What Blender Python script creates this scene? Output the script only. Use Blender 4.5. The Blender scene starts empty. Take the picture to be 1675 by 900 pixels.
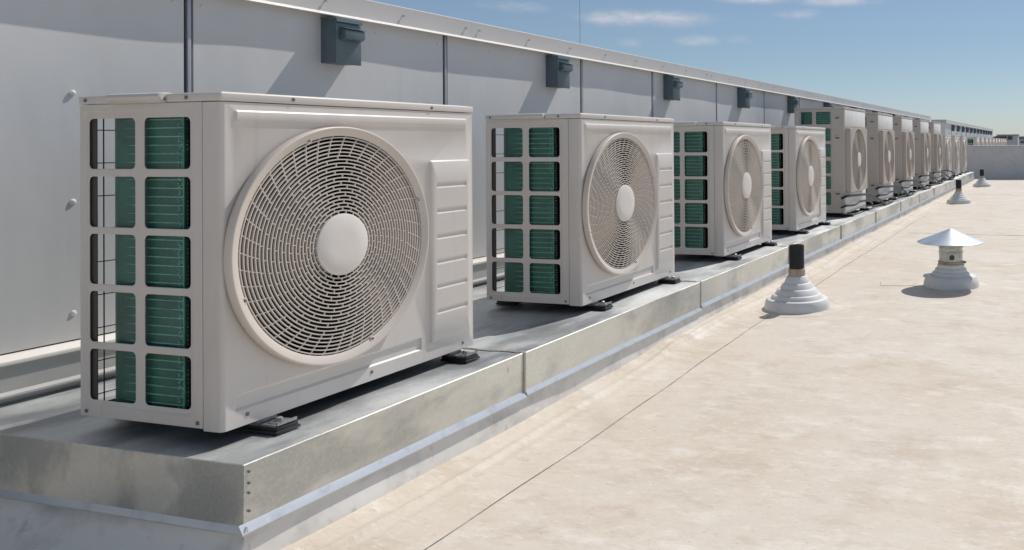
import bpy, bmesh, math, random
from mathutils import Vector, Matrix
random.seed(7)
R = math.radians
scene = bpy.context.scene
col = scene.collection

# ------------------------------------------------------------------ helpers
def sstep(a, b, x):
    t = max(0.0, min(1.0, (x - a) / (b - a))); return t * t * (3 - 2 * t)

def rrect(a0, a1, b0, b1, r, n=5):
    """rounded rectangle loop in 2D, counter-clockwise"""
    r = max(1e-4, min(r, (a1 - a0) / 2 - 1e-5, (b1 - b0) / 2 - 1e-5))
    out = []
    for ca, cb, s in ((a1 - r, b1 - r, 0), (a0 + r, b1 - r, 90), (a0 + r, b0 + r, 180), (a1 - r, b0 + r, 270)):
        for i in range(n + 1):
            t = R(s + 90 * i / n); out.append((ca + r * math.cos(t), cb + r * math.sin(t)))
    return out

def circ(ca, cb, r, n=96):
    return [(ca + r * math.cos(2 * math.pi * i / n), cb + r * math.sin(2 * math.pi * i / n)) for i in range(n)]

class MB:
    """collects shapes and links them as ONE mesh object"""
    def __init__(self): self.bm = bmesh.new()
    def box(self, x0, x1, y0, y1, z0, z1, bev=0, mat=0, rot=None, seg=2):
        t = bmesh.new()
        bmesh.ops.create_cube(t, size=1)
        for v in t.verts:
            v.co = Vector(((x0 + x1) / 2 + v.co.x * (x1 - x0), (y0 + y1) / 2 + v.co.y * (y1 - y0), (z0 + z1) / 2 + v.co.z * (z1 - z0)))
        if bev: bmesh.ops.bevel(t, geom=t.edges[:], offset=bev, segments=seg, affect='EDGES', profile=.5)
        if rot: bmesh.ops.transform(t, matrix=rot, verts=t.verts)
        self.merge(t, mat); return self
    def merge(self, t, mat=None):
        if mat is not None:
            for f in t.faces: f.material_index = mat
        me = bpy.data.meshes.new('tmp'); t.to_mesh(me); t.free()
        self.bm.from_mesh(me); bpy.data.meshes.remove(me)
    def prism(self, pts, axis, a0, a1, mat=0, cap=True, bev=0):
        """pts: 2D outline in the two remaining axes (xyz order)"""
        def P(p, a):
            return Vector({'x': (a, p[0], p[1]), 'y': (p[0], a, p[1]), 'z': (p[0], p[1], a)}[axis])
        t = bmesh.new()
        A = [t.verts.new(P(p, a0)) for p in pts]; B = [t.verts.new(P(p, a1)) for p in pts]
        n = len(pts)
        for i in range(n): t.faces.new((A[i], A[(i + 1) % n], B[(i + 1) % n], B[i]))
        if cap: t.faces.new(A[::-1]); t.faces.new(B)
        bmesh.ops.recalc_face_normals(t, faces=t.faces)
        if bev: bmesh.ops.bevel(t, geom=t.edges[:], offset=bev, segments=2, affect='EDGES', profile=.5)
        self.merge(t, mat); return self
    def tube(self, pts, r, n=8, mat=0, cap=True):
        t = bmesh.new(); rings = []
        pts = [Vector(p) for p in pts]
        up = Vector((0, 0, 1))
        for i, p in enumerate(pts):
            d = (pts[min(i + 1, len(pts) - 1)] - pts[max(i - 1, 0)]).normalized()
            a = d.cross(up)
            if a.length < 1e-3: a = d.cross(Vector((1, 0, 0)))
            a.normalize(); b = d.cross(a)
            rr = r[i] if isinstance(r, (list, tuple)) else r
            rings.append([t.verts.new(p + rr * (a * math.cos(2 * math.pi * k / n) + b * math.sin(2 * math.pi * k / n))) for k in range(n)])
        for A, B in zip(rings, rings[1:]):
            for k in range(n): t.faces.new((A[k], A[(k + 1) % n], B[(k + 1) % n], B[k]))
        if cap: t.faces.new(rings[0][::-1]); t.faces.new(rings[-1])
        bmesh.ops.recalc_face_normals(t, faces=t.faces)
        self.merge(t, mat); return self
    def lathe(self, prof, c=(0, 0, 0), axis='z', n=48, mat=0, wob=0, closed=False):
        """prof: (radius, height) points"""
        t = bmesh.new(); rings = []
        for (r, h) in prof:
            ring = []
            for k in range(n):
                a = 2 * math.pi * k / n
                rr = r * (1 + wob * (math.sin(a * 3 + h * 40) + .6 * math.sin(a * 7 + h * 90)))
                u, v = rr * math.cos(a), rr * math.sin(a)
                ring.append(t.verts.new(Vector(c) + Vector((u, v, h) if axis == 'z' else (h, u, v))))
            rings.append(ring)
        pr = list(zip(rings, rings[1:]))
        if closed: pr.append((rings[-1], rings[0]))
        for A, B in pr:
            for k in range(n): t.faces.new((A[k], A[(k + 1) % n], B[(k + 1) % n], B[k]))
        if not closed:
            for ring, (r, h) in ((rings[0], prof[0]), (rings[-1], prof[-1])):
                if r > 1e-5: t.faces.new(ring)
        bmesh.ops.remove_doubles(t, verts=t.verts, dist=1e-6)
        bmesh.ops.recalc_face_normals(t, faces=t.faces)
        self.merge(t, mat); return self
    def fill(self, loops, P, h=0.0, mat=0, flip=False):
        """flat face with holes; P(a, b, h) -> point"""
        t = bmesh.new(); edges = []
        for lp in loops:
            vs = [t.verts.new(P(a, b, h)) for a, b in lp]
            edges += [t.edges.new((vs[i], vs[(i + 1) % len(vs)])) for i in range(len(vs))]
        bmesh.ops.triangle_fill(t, use_beauty=True, use_dissolve=False, edges=edges)
        self._orient(t, P, flip); self.merge(t, mat); return self
    def _orient(self, t, P, flip):
        nrm = (Vector(P(0, 0, 1)) - Vector(P(0, 0, 0))) * (-1 if flip else 1)
        for f in t.faces:
            f.normal_update()
            if f.normal.dot(nrm) < 0: f.normal_flip()
    def strips(self, seq, P, mat=0, inward=False):
        """seq: list of (loop, h) with equal counts; joins them"""
        t = bmesh.new(); rings = [[t.verts.new(P(a, b, h)) for a, b in lp] for lp, h in seq]
        n = len(rings[0])
        for A, B in zip(rings, rings[1:]):
            for k in range(n): t.faces.new((A[k], A[(k + 1) % n], B[(k + 1) % n], B[k]))
        bmesh.ops.recalc_face_normals(t, faces=t.faces)
        self.merge(t, mat); return self
    def emboss(self, a0, a1, b0, b1, r, h0, h1, w, P, mat=0, fillin=True, holes=()):
        """relief between height h0 and h1 with an S-shaped flank of width w; returns outer loop"""
        seq = []
        for i in range(5):
            s = i / 4; e = w * s
            seq.append((rrect(a0 + e, a1 - e, b0 + e, b1 - e, max(r - e, .0005)), h0 + (h1 - h0) * sstep(0, 1, s)))
        self.strips(seq, P, mat)
        if fillin: self.fill([seq[-1][0]] + list(holes), P, h1, mat)
        return seq[0][0]
    def build(self, name, mats, parent=None, off=(0, 0, 0), angle=32, loc=None):
        bm = self.bm
        if off != (0, 0, 0): bmesh.ops.translate(bm, verts=bm.verts, vec=-Vector(off))
        bmesh.ops.remove_doubles(bm, verts=bm.verts, dist=2e-5)
        bm.normal_update()
        for f in bm.faces: f.smooth = True
        lim = R(angle)
        for e in bm.edges:
            e.smooth = len(e.link_faces) == 2 and e.calc_face_angle(0) < lim
        me = bpy.data.meshes.new(name); bm.to_mesh(me); bm.free()
        if not isinstance(mats, (list, tuple)): mats = [mats]
        for m in mats: me.materials.append(m)
        o = bpy.data.objects.new(name, me); col.objects.link(o)
        if parent: o.parent = parent
        if loc: o.location = loc
        return o

def tag(o, label=None, cat=None, group=None, kind=None):
    if label: o['label'] = label
    if cat: o['category'] = cat
    if group: o['group'] = group
    if kind: o['kind'] = kind
    return o
def empty(name, loc=(0, 0, 0), rz=0):
    o = bpy.data.objects.new(name, None); col.objects.link(o)
    o.location = loc; o.rotation_euler = (0, 0, rz); o.empty_display_size = .1
    return o
def copy_tree(o, parent=None):
    c = o.copy(); col.objects.link(c)
    if parent: c.parent = parent
    for ch in KIDS[o.name]:
        KIDS.setdefault(c.name, [])
        d = copy_tree(ch, c)
    return c
KIDS = {}
def index_kids(o):
    KIDS[o.name] = [c for c in bpy.data.objects if c.parent == o]
    for c in KIDS[o.name]: index_kids(c)

# ------------------------------------------------------------------ materials
def mat(name, base, rough=.5, metal=0, spec=.5, var=None, bump=None, rvar=0, extra=None):
    """var: list of (colour, scale, lo, hi, stretch) layers mixed over base by noise; bump: list of (scale, strength, dist)"""
    m = bpy.data.materials.new(name); m.use_nodes = True
    nt = m.node_tree; N = nt.nodes; L = nt.links
    b = N['Principled BSDF']
    b.inputs['Roughness'].default_value = rough; b.inputs['Metallic'].default_value = metal
    b.inputs['Specular IOR Level'].default_value = spec
    tc = N.new('ShaderNodeTexCoord')
    geo = N.new('ShaderNodeNewGeometry')
    cur = None
    rgb = N.new('ShaderNodeRGB'); rgb.outputs[0].default_value = (*base, 1); cur = rgb.outputs[0]
    first = None
    for lay in (var or []):
        c, scale, lo, hi, st = lay[:5]
        amt = lay[5] if len(lay) > 5 else 1.0
        mp = N.new('ShaderNodeMapping'); mp.inputs['Scale'].default_value = st
        mp.inputs['Location'].default_value = (scale * .37, scale * .71, 3.1)
        L.new(geo.outputs['Position'], mp.inputs['Vector'])
        nz = N.new('ShaderNodeTexNoise'); nz.inputs['Scale'].default_value = scale
        nz.inputs['Detail'].default_value = 6; nz.inputs['Roughness'].default_value = .62
        L.new(mp.outputs[0], nz.inputs['Vector'])
        mr = N.new('ShaderNodeMapRange'); mr.inputs['From Min'].default_value = lo; mr.inputs['From Max'].default_value = hi
        mr.inputs['To Max'].default_value = amt
        L.new(nz.outputs['Fac'], mr.inputs['Value'])
        mx = N.new('ShaderNodeMix'); mx.data_type = 'RGBA'
        L.new(mr.outputs[0], mx.inputs['Factor']); L.new(cur, mx.inputs['A']); mx.inputs['B'].default_value = (*c, 1)
        cur = mx.outputs['Result']
        if first is None: first = nz
    L.new(cur, b.inputs['Base Color'])
    if rvar and first:
        mr = N.new('ShaderNodeMapRange'); mr.inputs['From Min'].default_value = .3; mr.inputs['From Max'].default_value = .7
        mr.inputs['To Min'].default_value = rough - rvar; mr.inputs['To Max'].default_value = rough + rvar
        L.new(first.outputs['Fac'], mr.inputs['Value']); L.new(mr.outputs[0], b.inputs['Roughness'])
    prev = None
    for (scale, strength, dist, *st) in (bump or []):
        nz = N.new('ShaderNodeTexNoise'); nz.inputs['Scale'].default_value = scale; nz.inputs['Detail'].default_value = 4
        mp = N.new('ShaderNodeMapping'); mp.inputs['Scale'].default_value = st[0] if st else (1, 1, 1)
        L.new(geo.outputs['Position'], mp.inputs['Vector']); L.new(mp.outputs[0], nz.inputs['Vector'])
        bp = N.new('ShaderNodeBump'); bp.inputs['Strength'].default_value = strength; bp.inputs['Distance'].default_value = dist
        L.new(nz.outputs['Fac'], bp.inputs['Height'])
        if prev: L.new(prev.outputs[0], bp.inputs['Normal'])
        prev = bp
    if prev: L.new(prev.outputs[0], b.inputs['Normal'])
    if extra: extra(nt, b, cur)
    return m

U = (1, 1, 1)
M = {}
PAINT = (.635, .59, .55)
M['paint'] = mat('beige_paint', PAINT, .38, spec=.5, var=[((.56, .515, .475), 3.2, .45, .75, U, .6), ((.42, .36, .30), 24, .56, .78, (1, 1, .07), .30), ((.36, .30, .24), 60, .66, .80, U, .35)], bump=[(5, .10, .01), (420, .05, .0006)], rvar=.05)
M['guard'] = mat('beige_guard_plastic', (.62, .555, .495), .42, spec=.5, var=[((.56, .495, .435), 4, .45, .75, U, .4), ((.40, .34, .28), 45, .62, .80, U, .3)])
M['hubcap'] = mat('hub_cap_plastic', (.72, .675, .63), .40, var=[((.64, .60, .555), 8, .45, .7, U, .4)])
M['tallpaint'] = mat('tall_unit_paint', (.50, .455, .415), .42, var=[((.44, .395, .36), 3, .45, .7, U, .5)], bump=[(4, .12, .01)])
M['whitepanel'] = mat('pale_panel_paint', (.80, .78, .76), .4, var=[((.58, .55, .52), 9, .5, .75, U, .6)])
M['coil'] = mat('green_coil_fins', (.026, .125, .092), .35, metal=.0, spec=.6,
                var=[((.010, .055, .042), 9, .42, .72, U, .85), ((.06, .27, .20), 60, .62, .78, U, .45)], bump=[(900, .5, .0008, (1, 1, .05))])
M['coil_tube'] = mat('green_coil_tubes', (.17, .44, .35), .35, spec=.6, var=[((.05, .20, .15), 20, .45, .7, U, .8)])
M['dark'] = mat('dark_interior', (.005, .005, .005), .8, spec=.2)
M['copper'] = mat('dull_copper', (.26, .27, .22), .35, metal=.4, var=[((.03, .07, .055), 60, .4, .6, U)])
M['black_rubber'] = mat('black_rubber', (.012, .012, .013), .55, var=[((.035, .034, .033), 60, .55, .75, U, .6)], bump=[(150, .3, .001)])
M['wire'] = mat('dark_wire', (.03, .028, .027), .5)
M['steel'] = mat('zinc_bolt', (.45, .44, .43), .35, metal=.9)
M['screw'] = mat('screw_head', (.18, .17, .165), .4, metal=.6)
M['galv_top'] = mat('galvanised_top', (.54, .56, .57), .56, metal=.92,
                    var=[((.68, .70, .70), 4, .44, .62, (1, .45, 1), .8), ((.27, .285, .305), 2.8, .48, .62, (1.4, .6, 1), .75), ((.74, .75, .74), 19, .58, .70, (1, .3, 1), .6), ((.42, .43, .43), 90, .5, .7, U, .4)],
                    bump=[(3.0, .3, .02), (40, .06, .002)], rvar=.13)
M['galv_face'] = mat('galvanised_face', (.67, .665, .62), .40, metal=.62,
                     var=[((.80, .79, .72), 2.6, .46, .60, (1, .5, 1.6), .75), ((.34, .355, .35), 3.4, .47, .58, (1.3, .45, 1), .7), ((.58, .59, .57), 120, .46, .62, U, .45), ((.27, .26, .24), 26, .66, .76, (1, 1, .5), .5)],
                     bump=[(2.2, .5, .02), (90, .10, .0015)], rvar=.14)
M['drip'] = mat('drip_edge_metal', (.58, .61, .64), .34, metal=.45, var=[((.42, .44, .47), 14, .5, .7, U, .7), ((.72, .73, .74), 40, .6, .75, U, .6)], bump=[(20, .3, .003)])
M['membrane'] = mat('cream_roof_membrane', (.63, .565, .485), .62, spec=.35,
                    var=[((.57, .49, .39), 1.4, .42, .64, (1, .9, 1), .65),
                         ((.44, .35, .26), 3.6, .50, .70, (.85, 1.1, 1), .50),
                         ((.78, .74, .68), 7, .54, .70, (.8, 1.2, 1), .5),
                         ((.46, .38, .29), 17, .53, .70, (.7, 1.2, 1), .42),
                         ((.80, .76, .70), 48, .56, .70, (.5, 1.4, 1), .40),
                         ((.34, .27, .20), 85, .58, .72, (.7, 1.2, 1), .45)],
                    bump=[(1.6, .25, .04), (9, .30, .012, (.7, 1.3, 1)), (60, .16, .003)], rvar=.08)
M['skirt'] = mat('curb_membrane', (.76, .73, .69), .6, spec=.35,
                 var=[((.80, .77, .73), 3, .45, .7, U, .7), ((.44, .42, .40), 5, .48, .68, (1, 1, 1.6), .7), ((.32, .30, .27), 22, .60, .76, (1, 1, .6), .6)], bump=[(5, .3, .02), (30, .15, .004)])
M['boot'] = mat('white_boot_membrane', (.70, .69, .68), .55, spec=.35, var=[((.60, .585, .56), 12, .48, .7, U, .7), ((.42, .38, .33), 40, .62, .78, U, .5)], bump=[(25, .25, .006)])
M['seam'] = mat('seam_dirt', (.17, .13, .095), .8, var=[((.48, .41, .33), 9, .45, .62, U, .85)])
M['sealant'] = mat('brown_sealant', (.42, .38, .32), .75, var=[((.26, .22, .17), 25, .45, .7, U, .8)], bump=[(60, .6, .006)])
M['wall'] = mat('wall_panel_paint', (.655, .65, .65), .5, spec=.4, var=[((.585, .58, .58), 1.6, .4, .7, (1, 1, .45), .8), ((.585, .57, .56), 5, .5, .75, (1, 1, .3), .4)],
                bump=[(1.7, .45, .03, (1, 1, .35)), (55, .08, .002)])
M['coping'] = mat('coping_metal', (.52, .50, .485), .42, spec=.5, var=[((.45, .43, .42), 2.5, .45, .7, U, .5)], bump=[(3, .2, .015)])
M['ledge'] = mat('ledge_paint', (.80, .76, .72), .4, var=[((.52, .50, .48), 5, .45, .7, (1, .4, 1), .5)])
M['trimface'] = mat('trim_face_metal', (.50, .495, .485), .38, metal=.1, var=[((.33, .335, .335), 4, .45, .7, (1, .3, 1), .8)])
M['alu'] = mat('aluminium_strip', (.40, .405, .42), .35, metal=.4)
M['gap'] = mat('joint_gap', (.06, .06, .07), .6)
M['slate'] = mat('slate_box_paint', (.11, .155, .175), .42, spec=.5, var=[((.075, .11, .125), 9, .42, .7, U, .8), ((.13, .17, .185), 50, .6, .8, U, .4)], bump=[(14, .25, .006)])
M['pipeblack'] = mat('black_pipe', (.008, .008, .009), .6, var=[((.03, .03, .03), 60, .5, .7, U, .6)])
M['rust'] = mat('rusty_collar', (.44, .37, .28), .7, var=[((.28, .17, .09), 25, .48, .66, U, .8), ((.12, .09, .07), 70, .6, .75, U, .7)], bump=[(70, .4, .004)])
M['galv_cap'] = mat('galvanised_cowl', (.62, .66, .70), .30, metal=.9, var=[((.42, .46, .50), 9, .45, .7, U, .6), ((.78, .79, .80), 30, .6, .75, U, .5)], bump=[(12, .2, .006)])
M['galv_pipe'] = mat('galvanised_flue', (.50, .52, .50), .35, metal=.75, var=[((.30, .31, .29), 20, .45, .65, (1, 1, 2), .8)])
M['parapet'] = mat('parapet_paint', (.56, .565, .585), .6, var=[((.62, .615, .63), 2.2, .45, .7, U, .7), ((.40, .41, .44), 9, .5, .7, U, .5)])
M['fardark'] = mat('far_dark_metal', (.05, .055, .06), .5)
M['farblue'] = mat('far_blue_fascia', (.12, .16, .21), .6)
M['farpale'] = mat('far_pale_wall', (.42, .43, .45), .6)
M['ground'] = mat('dry_ground', (.20, .19, .16), .9, var=[((.12, .13, .09), .02, .45, .6, U), ((.30, .28, .25), .08, .5, .7, U, .6)])

# ------------------------------------------------------------------ camera (solved from the photograph)
cam = bpy.data.cameras.new('camera'); co = bpy.data.objects.new('camera', cam); col.objects.link(co)
r_ = Vector((0.96182479, 0.27354366, -0.00818218)); u_ = Vector((0.00961564, -0.00390001, 0.99994616)); f_ = Vector((-0.27349702, 0.96185168, 0.00638142))
mt = Matrix((( r_.x, u_.x, -f_.x, 1.98117743), (r_.y, u_.y, -f_.y, -1.55163577), (r_.z, u_.z, -f_.z, .70243024), (0, 0, 0, 1)))
co.matrix_world = mt
cam.sensor_width = 36; cam.lens = 1340.115 / 1675 * 36
cam.shift_x = -499.677 / 1675; cam.shift_y = -(450 - 225.683) / 1675
cam.clip_start = .02; cam.clip_end = 5000
scene.camera = co

# ------------------------------------------------------------------ light
SUNV = Vector((.24, .75, 1.0)).normalized()        # towards the sun
sun = bpy.data.lights.new('sun', 'SUN'); sun.energy = 3.7; sun.angle = R(.53); sun.color = (1, .955, .89)
so = bpy.data.objects.new('sun', sun); col.objects.link(so)
so.rotation_euler = SUNV.to_track_quat('Z', 'Y').to_euler(); so.location = (3, 6, 12)
world = bpy.data.worlds.new('World'); scene.world = world; world.use_nodes = True
nt = world.node_tree; N = nt.nodes; L = nt.links
bg = N['Background']; bg.inputs['Strength'].default_value = .12
sky = N.new('ShaderNodeTexSky'); sky.sky_type = 'NISHITA'; sky.sun_disc = False
sky.sun_elevation = math.asin(SUNV.z); sky.sun_rotation = math.atan2(SUNV.x, SUNV.y)
sky.altitude = 200; sky.air_density = 1.0; sky.dust_density = .3; sky.ozone_density = 2.0
tc = N.new('ShaderNodeTexCoord')
def mth(op, a, b=None, c=None):
    n = N.new('ShaderNodeMath'); n.operation = op
    for i, v in enumerate((a, b, c)):
        if v is None: continue
        if isinstance(v, (int, float)): n.inputs[i].default_value = v
        else: L.new(v, n.inputs[i])
    return n.outputs[0]
sp = N.new('ShaderNodeSeparateXYZ'); L.new(tc.outputs['Generated'], sp.inputs[0])
az = mth('ARCTAN2', sp.outputs[0], sp.outputs[1]); el = mth('ARCSINE', sp.outputs[2])
cmb = N.new('ShaderNodeCombineXYZ'); L.new(mth('MULTIPLY', az, 1.0), cmb.inputs[0]); L.new(mth('MULTIPLY', el, 2.6), cmb.inputs[1])
nz = N.new('ShaderNodeTexNoise'); nz.inputs['Scale'].default_value = 22; nz.inputs['Detail'].default_value = 8; nz.inputs['Roughness'].default_value = .6
L.new(cmb.outputs[0], nz.inputs['Vector'])
mask = None
for (a, e, wa, we, s) in [(-.475, .150, .062, .0085, 1.0), (-.530, .149, .022, .008, .7), (-.422, .1245, .022, .0055, .75), (-.300, .156, .03, .006, .45), (-.245, .172, .045, .0055, .9),
                          (-.35, .1735, .04, .005, .8), (-.63, .158, .04, .007, .35), (-.50, .121, .015, .006, .35), (-.37, .126, .02, .005, .3), (-.70, .19, .1, .015, .6), (-.2, .21, .2, .02, .6), (.3, .2, .2, .02, .6), (-1.2, .22, .3, .03, .6)]:
    da = mth('DIVIDE', mth('SUBTRACT', az, a), wa); de = mth('DIVIDE', mth('SUBTRACT', el, e), we)
    g = mth('MULTIPLY', mth('EXPONENT', mth('MULTIPLY', mth('ADD', mth('MULTIPLY', da, da), mth('MULTIPLY', de, de)), -1.0)), s)
    mask = g if mask is None else mth('MAXIMUM', mask, g)
cl = N.new('ShaderNodeMapRange'); cl.inputs['From Min'].default_value = .06; cl.inputs['From Max'].default_value = .95
L.new(mth('MULTIPLY', mask, mth('POWER', mth('MULTIPLY', nz.outputs['Fac'], 1.75), 2.2)), cl.inputs['Value']); cl.inputs['To Max'].default_value = .8
tint = N.new('ShaderNodeMix'); tint.data_type = 'RGBA'; tint.blend_type = 'MULTIPLY'; tint.inputs['Factor'].default_value = 1
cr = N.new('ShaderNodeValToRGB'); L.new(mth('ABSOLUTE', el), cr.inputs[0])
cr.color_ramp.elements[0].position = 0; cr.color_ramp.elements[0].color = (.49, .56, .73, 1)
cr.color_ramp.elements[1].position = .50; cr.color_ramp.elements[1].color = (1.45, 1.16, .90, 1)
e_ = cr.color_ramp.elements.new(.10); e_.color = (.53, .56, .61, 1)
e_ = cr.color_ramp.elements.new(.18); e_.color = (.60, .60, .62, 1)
e_ = cr.color_ramp.elements.new(.34); e_.color = (1.5, 1.24, 1.0, 1)  # sky brightened above the view, added as fill for shaded upright faces
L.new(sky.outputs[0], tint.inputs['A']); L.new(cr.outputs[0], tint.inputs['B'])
mx = N.new('ShaderNodeMix'); mx.data_type = 'RGBA'
L.new(cl.outputs[0], mx.inputs['Factor']); L.new(tint.outputs['Result'], mx.inputs['A']); mx.inputs['B'].default_value = (5.4, 5.5, 5.7, 1)
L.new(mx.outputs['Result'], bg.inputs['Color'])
scene.view_settings.view_transform = 'Standard'; scene.view_settings.look = 'None'
scene.view_settings.exposure = 0; scene.view_settings.gamma = 1
scene.render.engine = 'CYCLES'
scene.cycles.max_bounces = 8; scene.cycles.use_denoising = True

# ------------------------------------------------------------------ setting: roof and ground
ZC = -.04                                            # top of the sheet-metal curb
XC = .16                                             # its front face
def roofz(x, y):
    base = -.3 + .03 * sstep(.8, 3.6, y)
    d = x - XC
    w = .0
    if d < .40 and y > -.3:
        en = sstep(-.3, -.05, y)
        w += .022 * (1 - sstep(0, .15, d)) * en
        c1 = .088 + .020 * math.sin(y * 1.7 + .6) + .008 * math.sin(y * 4.3)
        w += (.012 + .005 * math.sin(y * 2.9 + 1)) * math.exp(-((d - c1) / .019) ** 2) * en
        c2 = .150 + .018 * math.sin(y * 1.2 + 2)
        w += (.004 + .003 * math.sin(y * 2.1)) * math.exp(-((d - c2) / .026) ** 2) * en
    w += .006 * math.sin(x * 1.3 + y * .9) * math.sin(y * .7) * sstep(.1, .6, d)
    w += .016 * math.exp(-((y - 2.05) / .16) ** 2 - ((d - .05) / .10) ** 2) + .010 * math.exp(-((y - 1.75) / .25) ** 2 - ((d - .14) / .05) ** 2)
    return base + w
def axis_pts(a, b, dens):
    out = [a]
    while out[-1] < b: out.append(out[-1] + dens(out[-1]))
    return out
xs = [-14, -8, -4] + axis_pts(-2, 60, lambda v: .15 if v < 0 else (.0065 if .1 < v < .38 else (.04 if v < .6 else (.1 if v < 3 else (.6 if v < 6 else 6)))))
ys = [-40, -20, -10, -6] + axis_pts(-4, 20.3, lambda v: .5 if v < -1 else (.03 if v < 5 else (.1 if v < 9 else .3)))
bm = bmesh.new(); grid = [[bm.verts.new((x, y, roofz(x, y))) for x in xs] for y in ys]
for j in range(len(ys) - 1):
    for i in range(len(xs) - 1): bm.faces.new((grid[j][i], grid[j][i + 1], grid[j + 1][i + 1], grid[j + 1][i]))
mb = MB(); mb.bm.free(); mb.bm = bm
tag(mb.build('roof', M['membrane'], angle=60), kind='structure')
# lapped membrane seams: raised overlap edges following the roof
def seam(path, w=.0018, h=.0022, lap=.05, name='roof_seam'):
    m = MB(); t = bmesh.new(); rows = []
    for i, (x, y) in enumerate(path):
        x2, y2 = path[min(i + 1, len(path) - 1)]; x1, y1 = path[max(i - 1, 0)]
        d = Vector((x2 - x1, y2 - y1)).normalized(); n = Vector((-d.y, d.x))
        z = roofz(x, y)
        rows.append([t.verts.new((x + n.x * o, y + n.y * o, z + hh)) for o, hh in ((-w, .0008), (-w * .3, h), (w * .3, h), (w, .0008))])
    for A, B in zip(rows, rows[1:]):
        for k in range(3): t.faces.new((A[k], B[k], B[k + 1], A[k + 1]))
    m.merge(t, 0); return tag(m.build(name, M['seam']), kind='structure')
seam([(.475 - .012 * max(0, y) + .006 * math.sin(y * 2.2) + .0025 * math.sin(y * 9.1), y) for y in axis_pts(-1.4, 10, lambda v: .05)])
seam([(3.2 + .01 * math.sin(y), y) for y in axis_pts(-1, 19, lambda v: .3)])
for yy in (7.2, 13.8):
    seam([(x, yy + .012 * math.sin(x * 2)) for x in axis_pts(.5, 12, lambda v: .2)], w=.004)
seam([(1.10, 4.02), (1.02, 3.96), (.86, 3.94), (.84, 4.02), (.83, 4.10)], w=.0016)
m = MB(); m.box(-900, 900, -900, 1800, -9.2, -9.0)
tag(m.build('ground', M['ground']), kind='structure')
m = MB(); m.box(-13.9, 59, -39.5, 20.2, -8.99, -.42)
tag(m.build('building_walls_below_roof', M['farpale']), 'pale building whose flat roof carries the equipment', 'building', kind='structure')

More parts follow.
